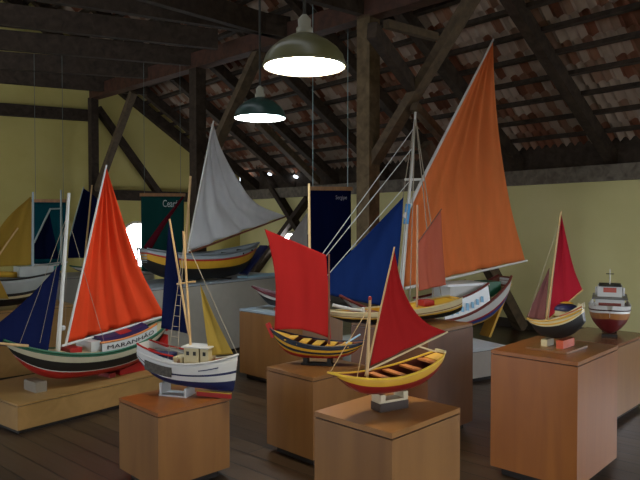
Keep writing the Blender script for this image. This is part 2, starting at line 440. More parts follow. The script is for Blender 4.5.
# longitudinal purlin with its posts and braces
ZU = 4.05
pa, pb_ = PZ(420, 4, ZU), PZ(180, 73, ZU); pd = (pb_-pa).normalized()
QL = Plane(0, 1, pd.x, pd.y); QL.p = V((pa.x, pa.y, 0)); QL.n = V((-pd.y, pd.x, 0))
timber('purlin_beam', pa-pd*4+V((0, 0, .12)), QL(94, 99)*1.0+V((0, 0, .12)), .2, .24, M_timR)
def post(px, w, m=M_tim, top=ZU+.02):
    p = QL(px, 200); p.z = 0; q = p.copy(); q.z = top
    return struct('timber_pillar', bar(NB(), p, q, w, w, QL.n), m)
post(368, .2, wood('#51432f', '#6f5e45', 1.6, (1, 1, 1), .75, .2, .3)); post(198, .19); post(94, .15, M_tim, ZU)
def brace(x0, y0, x1, y1, w, m, off=0):
    timber('brace_beam', QL(x0, y0)+QL.n*off, QL(x1, y1)+QL.n*off, .1, w, m, QL.n)
brace(370, 165, 474, -8, .17, M_timL, -.03); brace(208, 160, 258, 50, .17, M_timL, -.03); brace(96, 190, 132, 92, .12, M_timL, -.03)
brace(364, 165, 300, 60, .15, M_tim, .1) if False else None
# truss struts running from the wall foot up to the posts
for t in (.667,):
    p = W(t, .12, .02); q = W(t, 2.3 if t < 1 else 3.2, .02+1.15*(2.18 if t < 1 else 3.08))
    timber('strut_beam', p, q, .13, .17, M_timL if t < 1 else M_tim)
WL = Plane(0, 1, d.x, d.y); WL.p = W(0, .09, 0); WL.n = nn
timber('wall_brace_beam', WL(309, 198), WL(246, 284), .1, .2, M_tim, nn)
timber('wall_brace_beam', WL(250, 150), WL(312, 250), .1, .2, M_tim, nn)
# light knee pieces between post and rafters
timber('knee_beam', P(386, 24, 6.3), P(436, 37, 6.9), .07, .08, M_timL)
timber('knee_beam', P(414, 106, 7.4), P(446, 141, 8.0), .09, .1, M_timL)
timber('knee_beam', P(372, 30, 6.2), P(412, 86, 7.4), .1, .16, M_tim)
timber('knee_beam', P(258, 122, 10.2), P(318, 182, 12.2), .1, .13, M_timL)
# joists above the left-hand bay
for x0, y0, x1, y1, ext in ((0, 25.6, 200, 47.5, 0), (0, 49.4, 190, 66, 0), (0, 69, 160, 79.5, 0), (0, 83, 134, 94, 0), (34, 0, 200, 25, 1), (130, -3, 290, 42, 1), (250, -14, 440, 36, 1.5)):
    a = PZ(x0, y0, ZU+.03); b = PZ(x1, y1, ZU+.03); u = (b-a).normalized()
    timber('joist_beam', a-u*3+V((0, 0, .14)), b+u*(.25+ext)+V((0, 0, .14)), .10, .28)

# ---- windows of the gable and the eave wall: bright panes with trim
M_day = glow('#eef4ff', 8); M_trimw = paint('#cfc9b4', .6)
def arch_window(name, pl, px0, px1, py0, py1, arch=True):
    w = NB(); c0, c1, c2 = pl(px0, py1), pl(px1, py1), pl(px1, py0); c2.z = pl(px0, py0).z
    ux = V((c1.x-c0.x, c1.y-c0.y, 0)); wd = ux.length; ux.normalize(); h = c2.z-c0.z
    n_ = pl.n if pl.n.dot(O-c0) > 0 else -pl.n
    pts = [c0.copy(), c0+ux*wd]
    if arch:
        for i in range(13):
            a = math.pi*i/12; pts.append(c0+ux*(wd/2+wd/2*math.cos(a))+V((0, 0, h-wd/2+wd/2*math.sin(a))))
    else: pts += [c0+ux*wd+V((0, 0, h)), c0+V((0, 0, h))]
    o = struct(name, prism(w, pts, n_*.02), M_day)
    fr = NB(); loop = pts+[pts[0]]
    for a, b in zip(loop, loop[1:]):
        if (b-a).length > .01: bar(fr, a+n_*.03, b+n_*.03, .05, .05, n_)
    mid = c0+ux*wd/2
    bar(fr, mid+n_*.03, mid+V((0, 0, h))+n_*.03, .03, .03, n_); bar(fr, c0+V((0, 0, h*.4))+n_*.03, c0+ux*wd+V((0, 0, h*.4))+n_*.03, .03, .03, n_)
    f = link_mesh('window_frame', fr, M_trimw); f.parent = o; return o
G.p = W(TG-.0, 0, 0); WL.p = W(0, 0, 0)
arch_window('window_1', G, 121, 152, 222, 268)
arch_window('window_2', WL, 278, 306, 232, 282)
arch_window('window_3', WL, 281, 303, 205, 226, False) if False else None
q0, q1 = W(-4.5, .0, .65), W(-3.0, .0, .65); wn_ = -nn
o = struct('window_6', prism(NB(), [q0, q1, q1+V((0, 0, 1.25)), q0+V((0, 0, 1.25))], wn_*.02), M_day)
fr = NB()
for a, b in ((q0, q1), (q0+V((0, 0, 1.25)), q1+V((0, 0, 1.25))), (q0, q0+V((0, 0, 1.25))), (q1, q1+V((0, 0, 1.25))), (q0.lerp(q1, .5), q0.lerp(q1, .5)+V((0, 0, 1.25)))): bar(fr, a+wn_*.03, b+wn_*.03, .06, .06, wn_)
f = link_mesh('window_frame', fr, M_trimw); f.parent = o
# slipped tiles just over the wall plate let the sky through
for i, (px, py, r) in enumerate(((247.5, 176.5, .085), (269.5, 174.5, .05), (295.5, 177, .06))):
    dd = ray(px, py); n_ = V((nn.x*TAN, nn.y*TAN, 1)).normalized(); q0 = W(0, 0, ZP1+.19)
    t = (q0-O).dot(n_)/dd.dot(n_); c = O+dd*t
    bm = NB(); ring = [c+d*r*math.cos(2*math.pi*k/14)+sl*r*.8*math.sin(2*math.pi*k/14) for k in range(14)]
    prism(bm, ring, n_*.015); struct('window_%d' % (i+3), bm, glow('#e8f2ff', 3.0))

# ================================================================ LAMPS
M_shade = paint('#5f5d3e', .35, .1, 10, .5); M_lampin = paint('#e8e4d4', .5)  # lighter olive of the dome has the lamp haze mixed into its colour
def lamp(px, py, Y, dia, label, col, strength, cordtop, shade):
    c = P(px, py, Y); R = dia/2
    t = Thing('pendant_lamp', label, 'lamp', c, 'dome pendant lamps under the roof')
    prof = [(R, 0), (R*1.02, .008), (R*.99, .02), (R*.93, .06), (R*.80, .095), (R*.6, .128), (R*.35, .158), (R*.17, .172), (R*.15, .172),
            (R*.15, .162), (R*.34, .148), (R*.58, .119), (R*.78, .088), (R*.91, .054), (R*.965, .02), (R*.97, 0)]
    prof = prof+[prof[0]]
    bm = NB(); n = 40; rings = []
    for r, z in prof[:-1]: rings.append([bm.verts.new(c+V((r*math.cos(2*math.pi*k/n), r*math.sin(2*math.pi*k/n), z))) for k in range(n)])
    rings.append(rings[0])
    for i, (a, b) in enumerate(zip(rings, rings[1:])):
        for k in range(n):
            f = bm.faces.new((a[k], a[(k+1) % n], b[(k+1) % n], b[k])); f.material_index = 0 if i < 8 else 1
    t.add('lamp_shade', bm, [shade, M_lampin], True)
    t.add('lens', lathe(NB(), c+V((0, 0, .006)), [(R*.955, 0), (R*.955, .006), (R*.5, .008)], 40), glow(col, strength), True, label='glowing lens')
    t.add('lamp_cap', lathe(NB(), c+V((0, 0, .168)), [(R*.2, 0), (R*.2, .03), (R*.15, .04), (R*.16, .075), (R*.1, .09), (.012, .1)], 20), paint('#8a8778', .4), True, label='pale grey metal cap')
    t.add('cord', tube(NB(), [c+V((0, 0, .26)), c+V((0, 0, cordtop))], .009, 8), paint('#2a2a28', .5))
    return t
lamp(304.5, 67.5, 3.3, .425, 'nearer dome pendant lamp with a warm glowing lens, largest of the hanging lamps', '#fff3d6', 40, 2.5, M_shade)
lamp(260, 118.5, 5.3, .425, 'further green dome pendant lamp with cool white lens, above the white sail', '#e6f6ff', 50, 2.4, paint('#1f3a34', .35, .1, 10, .5))
# unseen lamp added over the visitor's head to light the foreground
lamp(0, 0, 1, .425, 'added unseen dome pendant lamp over the visitor, lighting the foreground', '#fff3d6', 12, 2.5, M_shade).o.location = (.45, .6, 2.39)

# ================================================================ PEDESTALS
M_ped = wood('#704a26', '#815a30', 1.4, (1, 1, .12), .38, .45)
M_pedr = wood('#74421b', '#865222', 1.4, (1, 1, .12), .36, .45)
M_pedd = wood('#5c3a27', '#6c4730', 1.4, (1, 1, .12), .4, .45)
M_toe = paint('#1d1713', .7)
def rect_from(N, Lp, R, k=.5, su=1):
    u = V((Lp.x-N.x, Lp.y-N.y, 0)); v = V((R.x-N.x, R.y-N.y, 0))
    a = math.atan2(v.y, v.x); b = math.atan2(u.y, u.x)-math.pi/2; y = a*k+b*(1-k)
    ax = V((math.cos(y), math.sin(y), 0)); ay = V((-ax.y, ax.x, 0))
    return V((N.x, N.y, 0)), ax, ay, v.length, u.length*su
def pedestal(N, ax, ay, w, dp, h, label, m, mt=None, toe=.055, tin=.05, name='display_pedestal', group='wooden display pedestals', cat='pedestal', lip=.022):
    c = N+ax*w/2+ay*dp/2
    t = Thing(name, label, cat, c, group)
    t.add('body', bevel(box(NB(), c, ax, ay, w/2, dp/2, toe, h-lip-.006), .003), m)
    t.add('top', bevel(box(NB(), c, ax, ay, w/2, dp/2, h-lip, h), .003), mt or m)
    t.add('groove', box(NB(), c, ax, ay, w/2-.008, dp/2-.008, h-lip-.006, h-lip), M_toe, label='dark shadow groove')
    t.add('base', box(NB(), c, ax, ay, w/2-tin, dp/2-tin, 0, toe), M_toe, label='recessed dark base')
    return c
uu = V((-.723, .691, 0)); vv = V((.691, .723, 0))
# C centre, D right, A blue boat
hC = .75
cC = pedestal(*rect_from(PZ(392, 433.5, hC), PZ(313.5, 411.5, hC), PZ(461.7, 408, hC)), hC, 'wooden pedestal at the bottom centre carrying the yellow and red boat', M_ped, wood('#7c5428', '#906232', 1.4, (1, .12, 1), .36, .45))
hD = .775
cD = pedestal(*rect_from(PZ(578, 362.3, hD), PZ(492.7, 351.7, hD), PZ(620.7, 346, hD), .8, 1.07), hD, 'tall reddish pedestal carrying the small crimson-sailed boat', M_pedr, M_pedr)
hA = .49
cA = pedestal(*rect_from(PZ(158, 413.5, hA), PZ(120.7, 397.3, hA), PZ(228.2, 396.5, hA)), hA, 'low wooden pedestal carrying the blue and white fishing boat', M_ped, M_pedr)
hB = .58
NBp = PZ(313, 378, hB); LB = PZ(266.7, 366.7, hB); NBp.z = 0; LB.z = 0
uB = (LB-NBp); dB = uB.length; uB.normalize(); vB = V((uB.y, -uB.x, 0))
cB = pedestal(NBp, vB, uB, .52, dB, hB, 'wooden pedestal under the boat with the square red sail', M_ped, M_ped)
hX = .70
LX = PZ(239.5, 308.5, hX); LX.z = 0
cX = pedestal(LX-uu*.9, vv, uu, .55, .9, hX, 'wide wooden pedestal behind the square red sail, under the dark-hulled boat', M_ped, paint('#8d9aa3', .2, .05))  # light blue reflection on the wooden top put into its colour
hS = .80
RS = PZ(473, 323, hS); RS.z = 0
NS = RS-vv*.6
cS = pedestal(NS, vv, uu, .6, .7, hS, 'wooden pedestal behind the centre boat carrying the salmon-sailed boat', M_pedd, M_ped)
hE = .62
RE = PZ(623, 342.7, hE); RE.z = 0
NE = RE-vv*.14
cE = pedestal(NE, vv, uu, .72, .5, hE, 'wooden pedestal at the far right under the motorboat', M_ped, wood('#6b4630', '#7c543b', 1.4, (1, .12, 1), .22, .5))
# low platforms
M_plat = wood('#86673a', '#997646', 1.2, (.1, 1, 1), .4, .4); M_platw = paint('#b8b6ae', .35, .06)
hP = .223
NP = PZ(17.5, 405, hP); NP.z = 0; aP = V((.615, .789, 0)).normalized(); bP = V((-aP.y, aP.x, 0))
cP = pedestal(NP, aP, bP, 1.75, .85, hP, 'low pale wooden platform under the big boat with the scarlet sail', M_plat, M_plat, .03, .02, 'display_platform', 'low display platforms', 'platform', .014)
hW = .872
aW = V((.58, .81, 0)).normalized(); bW = V((-aW.y, aW.x, 0)); NW = V((-1.78, 6.70, 0))
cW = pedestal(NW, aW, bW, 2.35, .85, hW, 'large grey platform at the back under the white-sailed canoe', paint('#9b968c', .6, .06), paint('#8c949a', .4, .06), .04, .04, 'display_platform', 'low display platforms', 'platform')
hO = .32
NO = V((.82, 5.82, 0)); aO = V((.86, .5, 0)).normalized(); bO = V((-aO.y, aO.x, 0))
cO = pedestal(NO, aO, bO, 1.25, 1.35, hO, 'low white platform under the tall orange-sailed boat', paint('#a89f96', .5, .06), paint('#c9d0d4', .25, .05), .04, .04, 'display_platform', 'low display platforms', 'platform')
aL = V((.75, .66, 0)).normalized(); bL = V((-aL.y, aL.x, 0))
NL = P(-60, 300, 5.9); NL.z = 0
cL = pedestal(NL, aL, bL, 1.25, .8, .70, 'brown wooden platform at the left edge under the pale boat with mustard sails', M_plat, M_plat, .04, .04, 'display_platform', 'low display platforms', 'platform')
NL2 = P(15, 300, 8.0); NL2.z = 0
cL2 = pedestal(NL2, aL, bL, 1.9, .8, .85, 'grey platform at the back left under the navy-sailed boats', paint('#8d8a82', .6, .06), paint('#8d8a82', .5, .06), .04, .04, 'display_platform', 'low display platforms', 'platform')

# ================================================================ BOATS
BG = 'model boats on display'
M_spar = wood('#b08d5c', '#c9a877', 3, (1, 1, .2), .5); M_sparW = paint('#c8c6c0', .5, .06); M_rope = paint('#9a8f7c', .8); M_ropeW = paint('#b9b9b4', .8)
M_dark = paint('#191613', .5); M_white = paint('#bdbdbb', .4, .05); M_red = paint('#9c1f1a', .45); M_yel = paint('#c2942a', .45); M_navy = paint('#141b45', .45)
M_green = paint('#1f5a41', .45); M_brown = wood('#5a2f1c', '#74412a', 3, (1, 1, .3), .5); M_cream = paint('#b9ac86', .45, .06); M_blue = paint('#1d3f86', .45)
M_orng = paint('#c4702a', .5)

def boat(name, label, cat, h, base_z):
    return Thing(name, label, cat, (h.mid(.5, 0).x, h.mid(.5, 0).y, base_z), BG)
def cradle(h, ts, z0, w, m, label, tw=.05, rails=True, name='display_stand', gap=.002, mr=None, group=None):
    """two chocks shaped under the keel on two rails"""
    t = Thing(name, label, 'stand', (h.mid(.5, 0).x, h.mid(.5, 0).y, z0), group)
    for tt in ts:
        p = h.mid(tt, 0); zt = min(h.keel(tt+k*tw/2/h.L) for k in (-1, 0, 1))-gap
        t.add('chock', box(NB(), p, h.a, h.n, tw/2, w/2, z0+(.012 if rails else 0), zt), m)
    if rails:
        bm = NB()
        for y in (-w*.3, w*.3):
            c = h.mid((ts[0]+ts[-1])/2, 0)+h.n*y; box(bm, c, h.a, h.n, h.L*abs(ts[-1]-ts[0])/2+tw, .015, z0, z0+.012)
        t.add('rail', bm, mr or m)
    return t

# ---- 1. big boat, scarlet sail (left)
b1 = Plane(75, 5.35, .65, .76)
h1 = Hull(b1(166, 320), b1(4, 341), .44, .265, sag=.175, tm=.45, transom=.25, rb=.10, rs=.05, ke=.55, kes=.8, kp=2.4, e=.7, sp=.9)
t1 = boat('model_sailboat', 'big model boat with scarlet sail, navy jib and MARANHÃO name board', 'boat', h1, hP)
t1.add('hull', h1.shell([(.52, 0), (.55, 1), (.80, 2), (.94, 4), (1, 3)], None), [M_red, M_white, M_dark, M_green, paint('#aaa48c', .4)], True)
t1.add('deck', h1.deck(1, .02, .98, up=.004), M_cream, label='cream deck')
for s in (-1, 1): t1.add('gunwale', h1.rail(s, .011, .006), M_green)
sd1 = 1 if h1.n.dot(O-h1.mid(.5, 0)) > 0 else -1
for s in (-1, 1):
    nb = t1.add('name_board' if s == sd1 else 'side_board', h1.board(s, .14, .53, .075, .008, .012, h1=.07), M_white)
    if s == sd1:
        def mp(u, v, k): 
            p = h1.pt(.50-.33*u, 1, s, -.002-.003*k, .012+.018+.042*v); return p
        t1.add('lettering', text_bm('MARANHÃO', 1, 1, mp), M_dark, parent=nb)
    t1.add('cabin_trim', h1.rail(s, .009, .092, .14, .54, 1, -.004), M_orng, label='orange trim strip')
bm = NB(); q = []
for i in range(13):
    t = .18+.32*i/12; w = h1.half(t)-.03; p = h1.mid(t, h1.sheer(t)+.07)
    q.append([bm.verts.new(p-h1.n*w), bm.verts.new(p-h1.n*w*.55+V((0, 0, .035))), bm.verts.new(p+V((0, 0, .05))), bm.verts.new(p+h1.n*w*.55+V((0, 0, .035))), bm.verts.new(p+h1.n*w), bm.verts.new(p+V((0, 0, -.06)))])
for a, b in zip(q, q[1:]):
    for k in range(6):
        f = bm.faces.new((a[k], a[(k+1) % 6], b[(k+1) % 6], b[k])); f.material_index = 1 if (k == 2 and q.index(a) in (4, 5, 6)) else 0
bm.faces.new(q[0]); bm.faces.new(q[-1])
t1.add('cabin_roof', bm, [M_navy, M_red])
t1.add('cabin', h1.block(.50, .56, .24, h1.sheer(.53)+.004, h1.sheer(.53)+.09), M_white, label='pale cabin front')
t1.add('hatch', h1.block(.60, .67, .16, h1.sheer(.58)+.004, h1.sheer(.58)+.05), M_red, label='red hatch box')
t1.add('stern_post', bar(NB(), h1.pt(.005, .1), h1.pt(.0, 1, up=.05), .03, .05), M_white, label='white stern post')
m1 = t1.add('mast', fit_pole(NB(), b1(57.5, 357), b1(69, 193), .019, .012), M_sparW)
t1.add('yard', fit_pole(NB(), b1(65.5, 346), b1(106.5, 165), .011, .007), M_sparW)
t1.add('boom', fit_pole(NB(), b1(62, 346), b1(165, 316), .010, .008), M_sparW)
t1.add('mainsail', sail_mesh(b1, [(106, 166), (98, 203), (88, 248), (76, 300), (66, 343)], [(106, 166), (116, 198), (128, 235), (140, 268), (152, 292), (164.5, 315)], .07, (4.6, .05)), cloth('#ea5530', .42), True, label='scarlet mainsail')
t1.add('jib', sail_mesh(b1, [(61, 263), (30, 296), (0, 322), (-26, 342)], [(61, 263), (56, 300), (48, 352)], .05, (2, .006), foot=.0), cloth('#1d244c', .3), True, label='navy jib')
t1.add('bowsprit', fit_pole(NB(), h1.pt(.9, 1, up=.02), b1(-28, 341), .012, .008), M_spar)
for x, y in ((40, 343), (20, 343)): t1.add('rope', rope([b1(67.5, 215), b1(x, y, 0)], .0018), M_rope)
t1.add('rope', rope([b1(67.5, 215), h1.pt(.5, 1, sd1)], .0018), M_rope); t1.add('rope', rope([b1(67.5, 215), h1.pt(.6, 1, -sd1)], .0018), M_rope)
t1.add('block', lathe(NB(), b1(63, 328), [(.01, -.02), (.02, -.01), (.02, .01), (.01, .02)], 10), M_white)
t1.add('rudder', bar(NB(), h1.pt(.0, .15)-h1.a*.03, h1.pt(0, .8)-h1.a*.03, .02, .1, h1.n), M_red)
cr = Thing('display_stand', 'red block cradle under the stern of the big scarlet-sailed boat', 'stand', h1.mid(.2, hP))
wq = [(.36, hP), (.02, hP), (.02, h1.keel(.02)-.012), (.10, h1.keel(.12)-.012), (.18, h1.keel(.2)-.008), (.36, h1.keel(.36)-.006)]
cr.add('block', prism(NB(), [h1.mid(t_, z_)-h1.n*.07 for t_, z_ in wq], h1.n*.14), paint('#a01c18', .5))
cr.add('foot', box(NB(), h1.mid(.42, 0), h1.a, h1.n, .03, .10, hP, h1.keel(.42)-.006), paint('#7a1814', .5))
cr = Thing('display_stand', 'pale chock under the bow of the big scarlet-sailed boat', 'stand', h1.mid(.84, hP))
cr.add('chock', bevel(box(NB(), h1.mid(.84, 0), h1.a, h1.n, .045, .10, hP, h1.keel(.80)-.004), .005), paint('#776e60', .6))

# ---- 2. blue and white fishing boat
b2 = Plane(190, 3.93, .95, -.30)
h2 = Hull(b2(143, 349), b2(238, 355), .20, .552, ks=.045, kes=.75, sag=.058, tm=.40, transom=.66, rb=.06, rs=-.03, ke=.03, kp=3, e=.6, pb=.75)
hs = h2
t2 = boat('model_fishing_boat', 'blue and white model fishing boat with a small yellow jib', 'boat', h2, hA)
t2.add('hull', h2.shell([(.52, 0), (.68, 1), (.73, 0), (1, 1)], 2, .008, .72), [M_navy, M_white, M_red], True)
for s in (-1, 1): t2.add('gunwale', h2.rail(s, .006, .003), M_white)
t2.add('deck', h2.deck(.80, .03, .97, ins=.006), M_cream)
sd2 = 1 if h2.n.dot(O-h2.mid(.5, 0)) > 0 else -1
for s in (-1, 1):
    t2.add('bulwark', h2.board(s, .0, .42, .045, .006, 0, h1=.02), M_white)
    t2.add('bulwark_rail', h2.rail(s, .006, .047, 0, .42), M_red, label='red bulwark rail')
t2.add('transom_board', bar(NB(), h2.pt(.005, 1, -1, up=.022), h2.pt(.005, 1, 1, up=.022), .006, .046), M_white)
t2.add('hold', h2.block(.05, .33, .12, h2.sheer(.2)-.02, h2.sheer(.2)+.02), M_navy, label='navy hold cover')
t2.add('scupper_net', h2.board(sd2, .10, .40, .06, -.003, -.085, a=1), paint('#4a4640', .8, .5, 60), label='grey brown net panel')
zc = h2.sheer(.5)-.025
t2.add('engine_box', h2.block(.37, .47, .10, zc-.01, zc+.055), M_cream, label='cream engine box')
ca = t2.add('cabin', bevel(h2.block(.49, .64, .11, zc-.01, zc+.118), .003), M_cream, label='cream wheelhouse')
cb = t2.add('cabin', bevel(h2.block(.655, .735, .10, zc-.0, zc+.115), .003), M_cream, label='cream forward wheelhouse')
for par, ts in ((ca, (.53, .60)), (cb, (.695,))):
    for tt in ts: t2.add('window', h2.block(tt-.014, tt+.014, .006, zc+.075, zc+.098, y=sd2*(.055 if par is ca else .05)), M_dark, parent=par)
t2.add('cabin_roof', h2.block(.47, .75, .13, zc+.1205, zc+.128), M_white)
t2.add('door', h2.block(.415, .445, .005, zc-.0, zc+.045, y=sd2*.0515), paint('#8a6a4a'))
t2.add('lettering', h2.board(sd2, .66, .84, .006, -.002, -.045), M_navy, label='small dark name line on the bow')
t2.add('keel', h2.block(.58, .93, .014, .494, .522), M_red, label='red keel with yellow edge')
t2.add('keel_edge', h2.block(.58, .93, .018, .522, .527), M_yel)
t2.add('mast', fit_pole(NB(), b2(190.5, 345), b2(183.5, 231), .008, .007), M_spar)
t2.add('mast', fit_pole(NB(), b2(189, 335), b2(169.5, 219), .008, .006), M_spar)
t2.add('yard', fit_pole(NB(), b2(177, 284), b2(195, 281.5), .006), M_spar)
t2.add('mizzen_sail', sail_mesh(b2, [(169, 222), (165, 268), (161, 328)], [(171, 222), (180, 268), (189, 334)], .02, (2, .004), off=.02), cloth('#1a2146', .25), True, label='navy sail')
t2.add('jib', sail_mesh(b2, [(200, 284), (204, 318), (209, 356)], [(200, 284), (215, 318), (233, 354)], .015, (2, .003)), cloth('#b0974a', .35), True, label='mustard yellow jib')
for i in range(2): t2.add('ratline', rope([b2(183.8, 245), h2.pt(.36+.1*i, 1, sd2, up=.02)], .0018), M_rope)
for i in range(7):
    f = .35+.09*i; a_ = b2(183.8, 245).lerp(h2.pt(.36, 1, sd2, up=.02), f); c_ = b2(183.8, 245).lerp(h2.pt(.46, 1, sd2, up=.02), f); t2.add('rung', tube(NB(), [a_, c_], .0016, 4), M_rope)
t2.add('forestay', rope([b2(184, 236), h2.pt(.99, 1, 1, up=.005)], .0018), M_rope)
cr = Thing('display_stand', 'white open frame stand under the blue and white fishing boat', 'stand', h2.mid(.3, hA), None)
for tt in (.24, .50):
    cr.add('upright', box(NB(), h2.mid(tt, 0), h2.a, h2.n, .007, .055, hA+.008, min(h2.keel(tt-.03), h2.keel(tt+.03))-.006), paint('#b9bcbd', .3, .05))
cr.add('plate', box(NB(), h2.mid(.37, 0), h2.a, h2.n, .095, .06, hA, hA+.008), paint('#b9bcbd', .3, .05))

# ---- 3. canoe with white sail (back)
b3 = Plane(200, 7.6, .65, .76)
h3 = Hull(b3(143, 249), b3(259, 243), .44, hW+.02, sag=.10, tm=.5, transom=.35, rb=.12, rs=.02, ke=.45, kp=3, e=.75, ps=.8)
t3 = boat('model_canoe', 'long black and yellow canoe with a white triangular sail', 'boat', h3, hW)
t3.add('hull', h3.shell([(.64, 0), (.84, 1), (.89, 2), (1, 3)], 3, .015, .5), [M_dark, M_yel, M_red, paint('#8f979c', .5)], True)
for s in (-1, 1): t3.add('gunwale', h3.rail(s, .014, .004), paint('#6e767c', .5))
for tt in (.2, .38, .56, .74, .86): t3.add('thwart', h3.thwart(tt, .93, .09, .02), M_dark)
t3.add('mast', fit_pole(NB(), b3(184, 272), b3(190.5, 176), .02, .014), M_spar)
t3.add('yard', fit_pole(NB(), b3(186.5, 256), b3(213.5, 121), .016, .01), M_sparW)
t3.add('boom', fit_pole(NB(), b3(185.5, 254), b3(286, 216.5), .014, .01), M_brown, label='dark boom')
t3.add('mainsail', sail_mesh(b3, [(213, 123), (206, 158), (196, 206), (187.5, 252)], [(213, 123), (221, 148), (237, 178), (256, 203), (285.5, 216)], .12, (3.6, .05)), cloth('#dededf', .4), True, label='white mainsail')
t3.add('furled_sail', tube(NB(), [b3(147, 249, .1), b3(163, 224, .1), b3(183, 197, .1)], .045, 10, .012), cloth('#45121a', .1), True, label='dark red furled sail')
t3.add('rudder', bar(NB(), b3(264, 246), b3(243, 274), .03, .14, h3.n), M_navy, label='navy rudder board')
cradle(h3, (.3, .66), hW, .22, M_dark, 'dark chocks under the white-sailed canoe', .05, False)
bm = NB(); c = P(252, 278, 8.0); box(bm, V((NW.x,NW.y,0))+aW*1.9+bW*.12, aW, bW, .35, .09, hW, hW+.02); bevel(bm, .008)
single('folded_cloth', bm, paint('#8fb0c0', .7, .08), 'light blue cloth lying on the grey platform by the canoe', 'cloth')

# ---- 4. dark-hulled boat, grey sail
b4 = Plane(300, 6.2, .9, -.43)
h4 = Hull(b4(329, 300), b4(252, 286.5), .24, hX+.035, sag=.045, tm=.45, transom=.3, rb=.22, rs=0, ke=.6, kp=2.8, e=.7)
t4 = boat('model_sailboat', 'dark-hulled boat with grey sail, mostly hidden behind the square red sail', 'boat', h4, hX)
t4.add('hull', h4.shell([(.80, 0), (.95, 1), (1, 2)], 2, .01, .6), [M_dark, M_white, paint('#4a141c')], True)
for s in (-1, 1): t4.add('gunwale', h4.rail(s, .009, .003), paint('#4a141c'))
t4.add('mast', fit_pole(NB(), b4(310, 300), b4(309, 183.5), .014, .011), M_spar)
t4.add('mainsail', sail_mesh(b4, [(306.5, 213), (293, 233), (277, 254)], [(307.5, 213), (307.5, 240), (308, 278)], .03, (2, .006)), cloth('#5a5450', .3), True, label='grey sail')
cradle(h4, (.3, .65), hX, .12, M_brown, 'small chocks under the dark-hulled boat', .03, False)

# ---- 5. boat with square red spritsail
b5 = Plane(318, 4.40, .97, -.2)
h5 = Hull(b5(364, 342), b5(269, 328), .25, hB+.05, sag=.055, tm=.5, transom=.35, rb=.10, rs=.06, ke=.62, kp=3, e=.72, ps=.7)
t5 = boat('model_sailboat', 'navy and yellow striped boat with a square red sail', 'boat', h5, hB)
t5.add('hull', h5.shell([(.50, 0), (.60, 1), (.72, 2), (.84, 1), (1, 2)], 3, .008, .5), [M_red, M_yel, paint('#1c2536', .45), M_brown], True)
for s in (-1, 1): t5.add('gunwale', h5.rail(s, .006, .003), paint('#1c2536', .45))
for tt in (.18, .34, .48, .62, .76): t5.add('thwart', h5.thwart(tt, .97, .06), M_yel)
t5.add('foredeck', h5.deck(.98, .80, .97), M_yel, label='yellow foredeck')
t5.add('stem', bar(NB(), h5.pt(.985, .5)+h5.a*.005, h5.pt(1, 1, up=.035)+h5.a*.01, .02, .03), M_red, label='red stem post')
t5.add('mast', fit_pole(NB(), h5.mid(.36, h5.keel(.36)+.03), b5(329, 254), .008, .006), M_brown)
t5.add('mainsail', sail_mesh(b5, [(264.5, 229), (270.5, 250), (275.5, 284), (274.5, 330)], [(326, 255), (328, 285), (331, 339)], .035, (2.2, .006), foot=-.03), cloth('#b83030', .38), True, label='square red sail')
t5.add('oar', tube(NB(), [b5(318, 352, -.03), b5(346, 343, -.03)], .005, 6), M_spar)
t5.add('oar_blade', bar(NB(), b5(346, 343, -.03), b5(360, 334.5, -.03), .03, .008), paint('#9fc0da', .5), label='pale blue oar blade')
cradle(h5, (.35, .6), hB, .07, M_dark, 'dark little stand under the boat with the square red sail', .03)

# ---- 6. tall orange-sailed boat
b6 = Plane(408, 7.0, .9, .436)
h6 = Hull(b6(505, 276), b6(340, 296), .62, hO+.05, sag=.36, tm=.48, transom=.35, rb=.14, rs=.02, ke=.55, kp=3, e=.7, ps=.6)
t6 = boat('model_sailboat', 'tall boat with a huge orange sail and royal blue jib', 'boat', h6, hO)
t6.add('hull', h6.shell([(.45, 0), (.62, 1), (.70, 2), (.95, 3), (1, 4)], 5, .02, .75), [M_yel, M_blue, M_red, M_white, paint('#6b2a22'), M_brown], True)
sd6 = 1 if h6.n.dot(O-h6.mid(.5, 0)) > 0 else -1
for s in (-1, 1):
    t6.add('gunwale', h6.rail(s, .016, .004), paint('#6b2a22'))
    nb = t6.add('name_board' if s == sd6 else 'side_board', h6.board(s, .20, .50, .17, .012, .012, h1=.19, lean=.04), paint('#e2e6ea', .4, .03))
    t6.add('board_trim', h6.rail(s, .014, .195, .19, .51, 1, -.05), paint('#6b2a22'))
    if s == sd6:
        bm = NB(); rnd = random.Random(3)
        for i in range(7):
            t = .46-.2*i/6; v0 = .05+.012*rnd.random(); v1 = .11+.02*rnd.random()
            a_ = h6.pt(t, 1, s, -.006, v0); c_ = h6.pt(t-.004, 1, s, .012, v1); bar(bm, a_, c_, .035, .006, h6.n)
        t6.add('lettering', bm, paint('#7fb4d8', .5), parent=nb, label='faint pale blue lettering')
t6.add('deck', h6.deck(.93, .05, .95, ins=.01), M_cream)
t6.add('cabin', bevel(h6.block(.20, .42, .34, h6.sheer(.35)-.05, h6.sheer(.35)+.30), .02), M_white, label='white cabin shaped for bright window light')
t6.add('cabin_roof', bevel(h6.block(.18, .44, .38, h6.sheer(.35)+.30, h6.sheer(.35)+.325), .008), paint('#e8ecf0', .3, .03))  # reflected window light put into the bright white of cabin and roof
t6.add('stern_box', bevel(h6.block(.08, .16, .26, h6.sheer(.12)-.05, h6.sheer(.12)+.12), .02), M_green, label='dark green stern locker')
t6.add('rudder', bar(NB(), b6(506, 283), b6(485, 336), .03, .17, h6.n), M_yel, label='yellow rudder')
t6.add('mast', tube(NB(), [b6(401, 290), b6(406, 230), b6(411, 175), b6(415.5, 112)], .028, 10, .012), M_sparW)
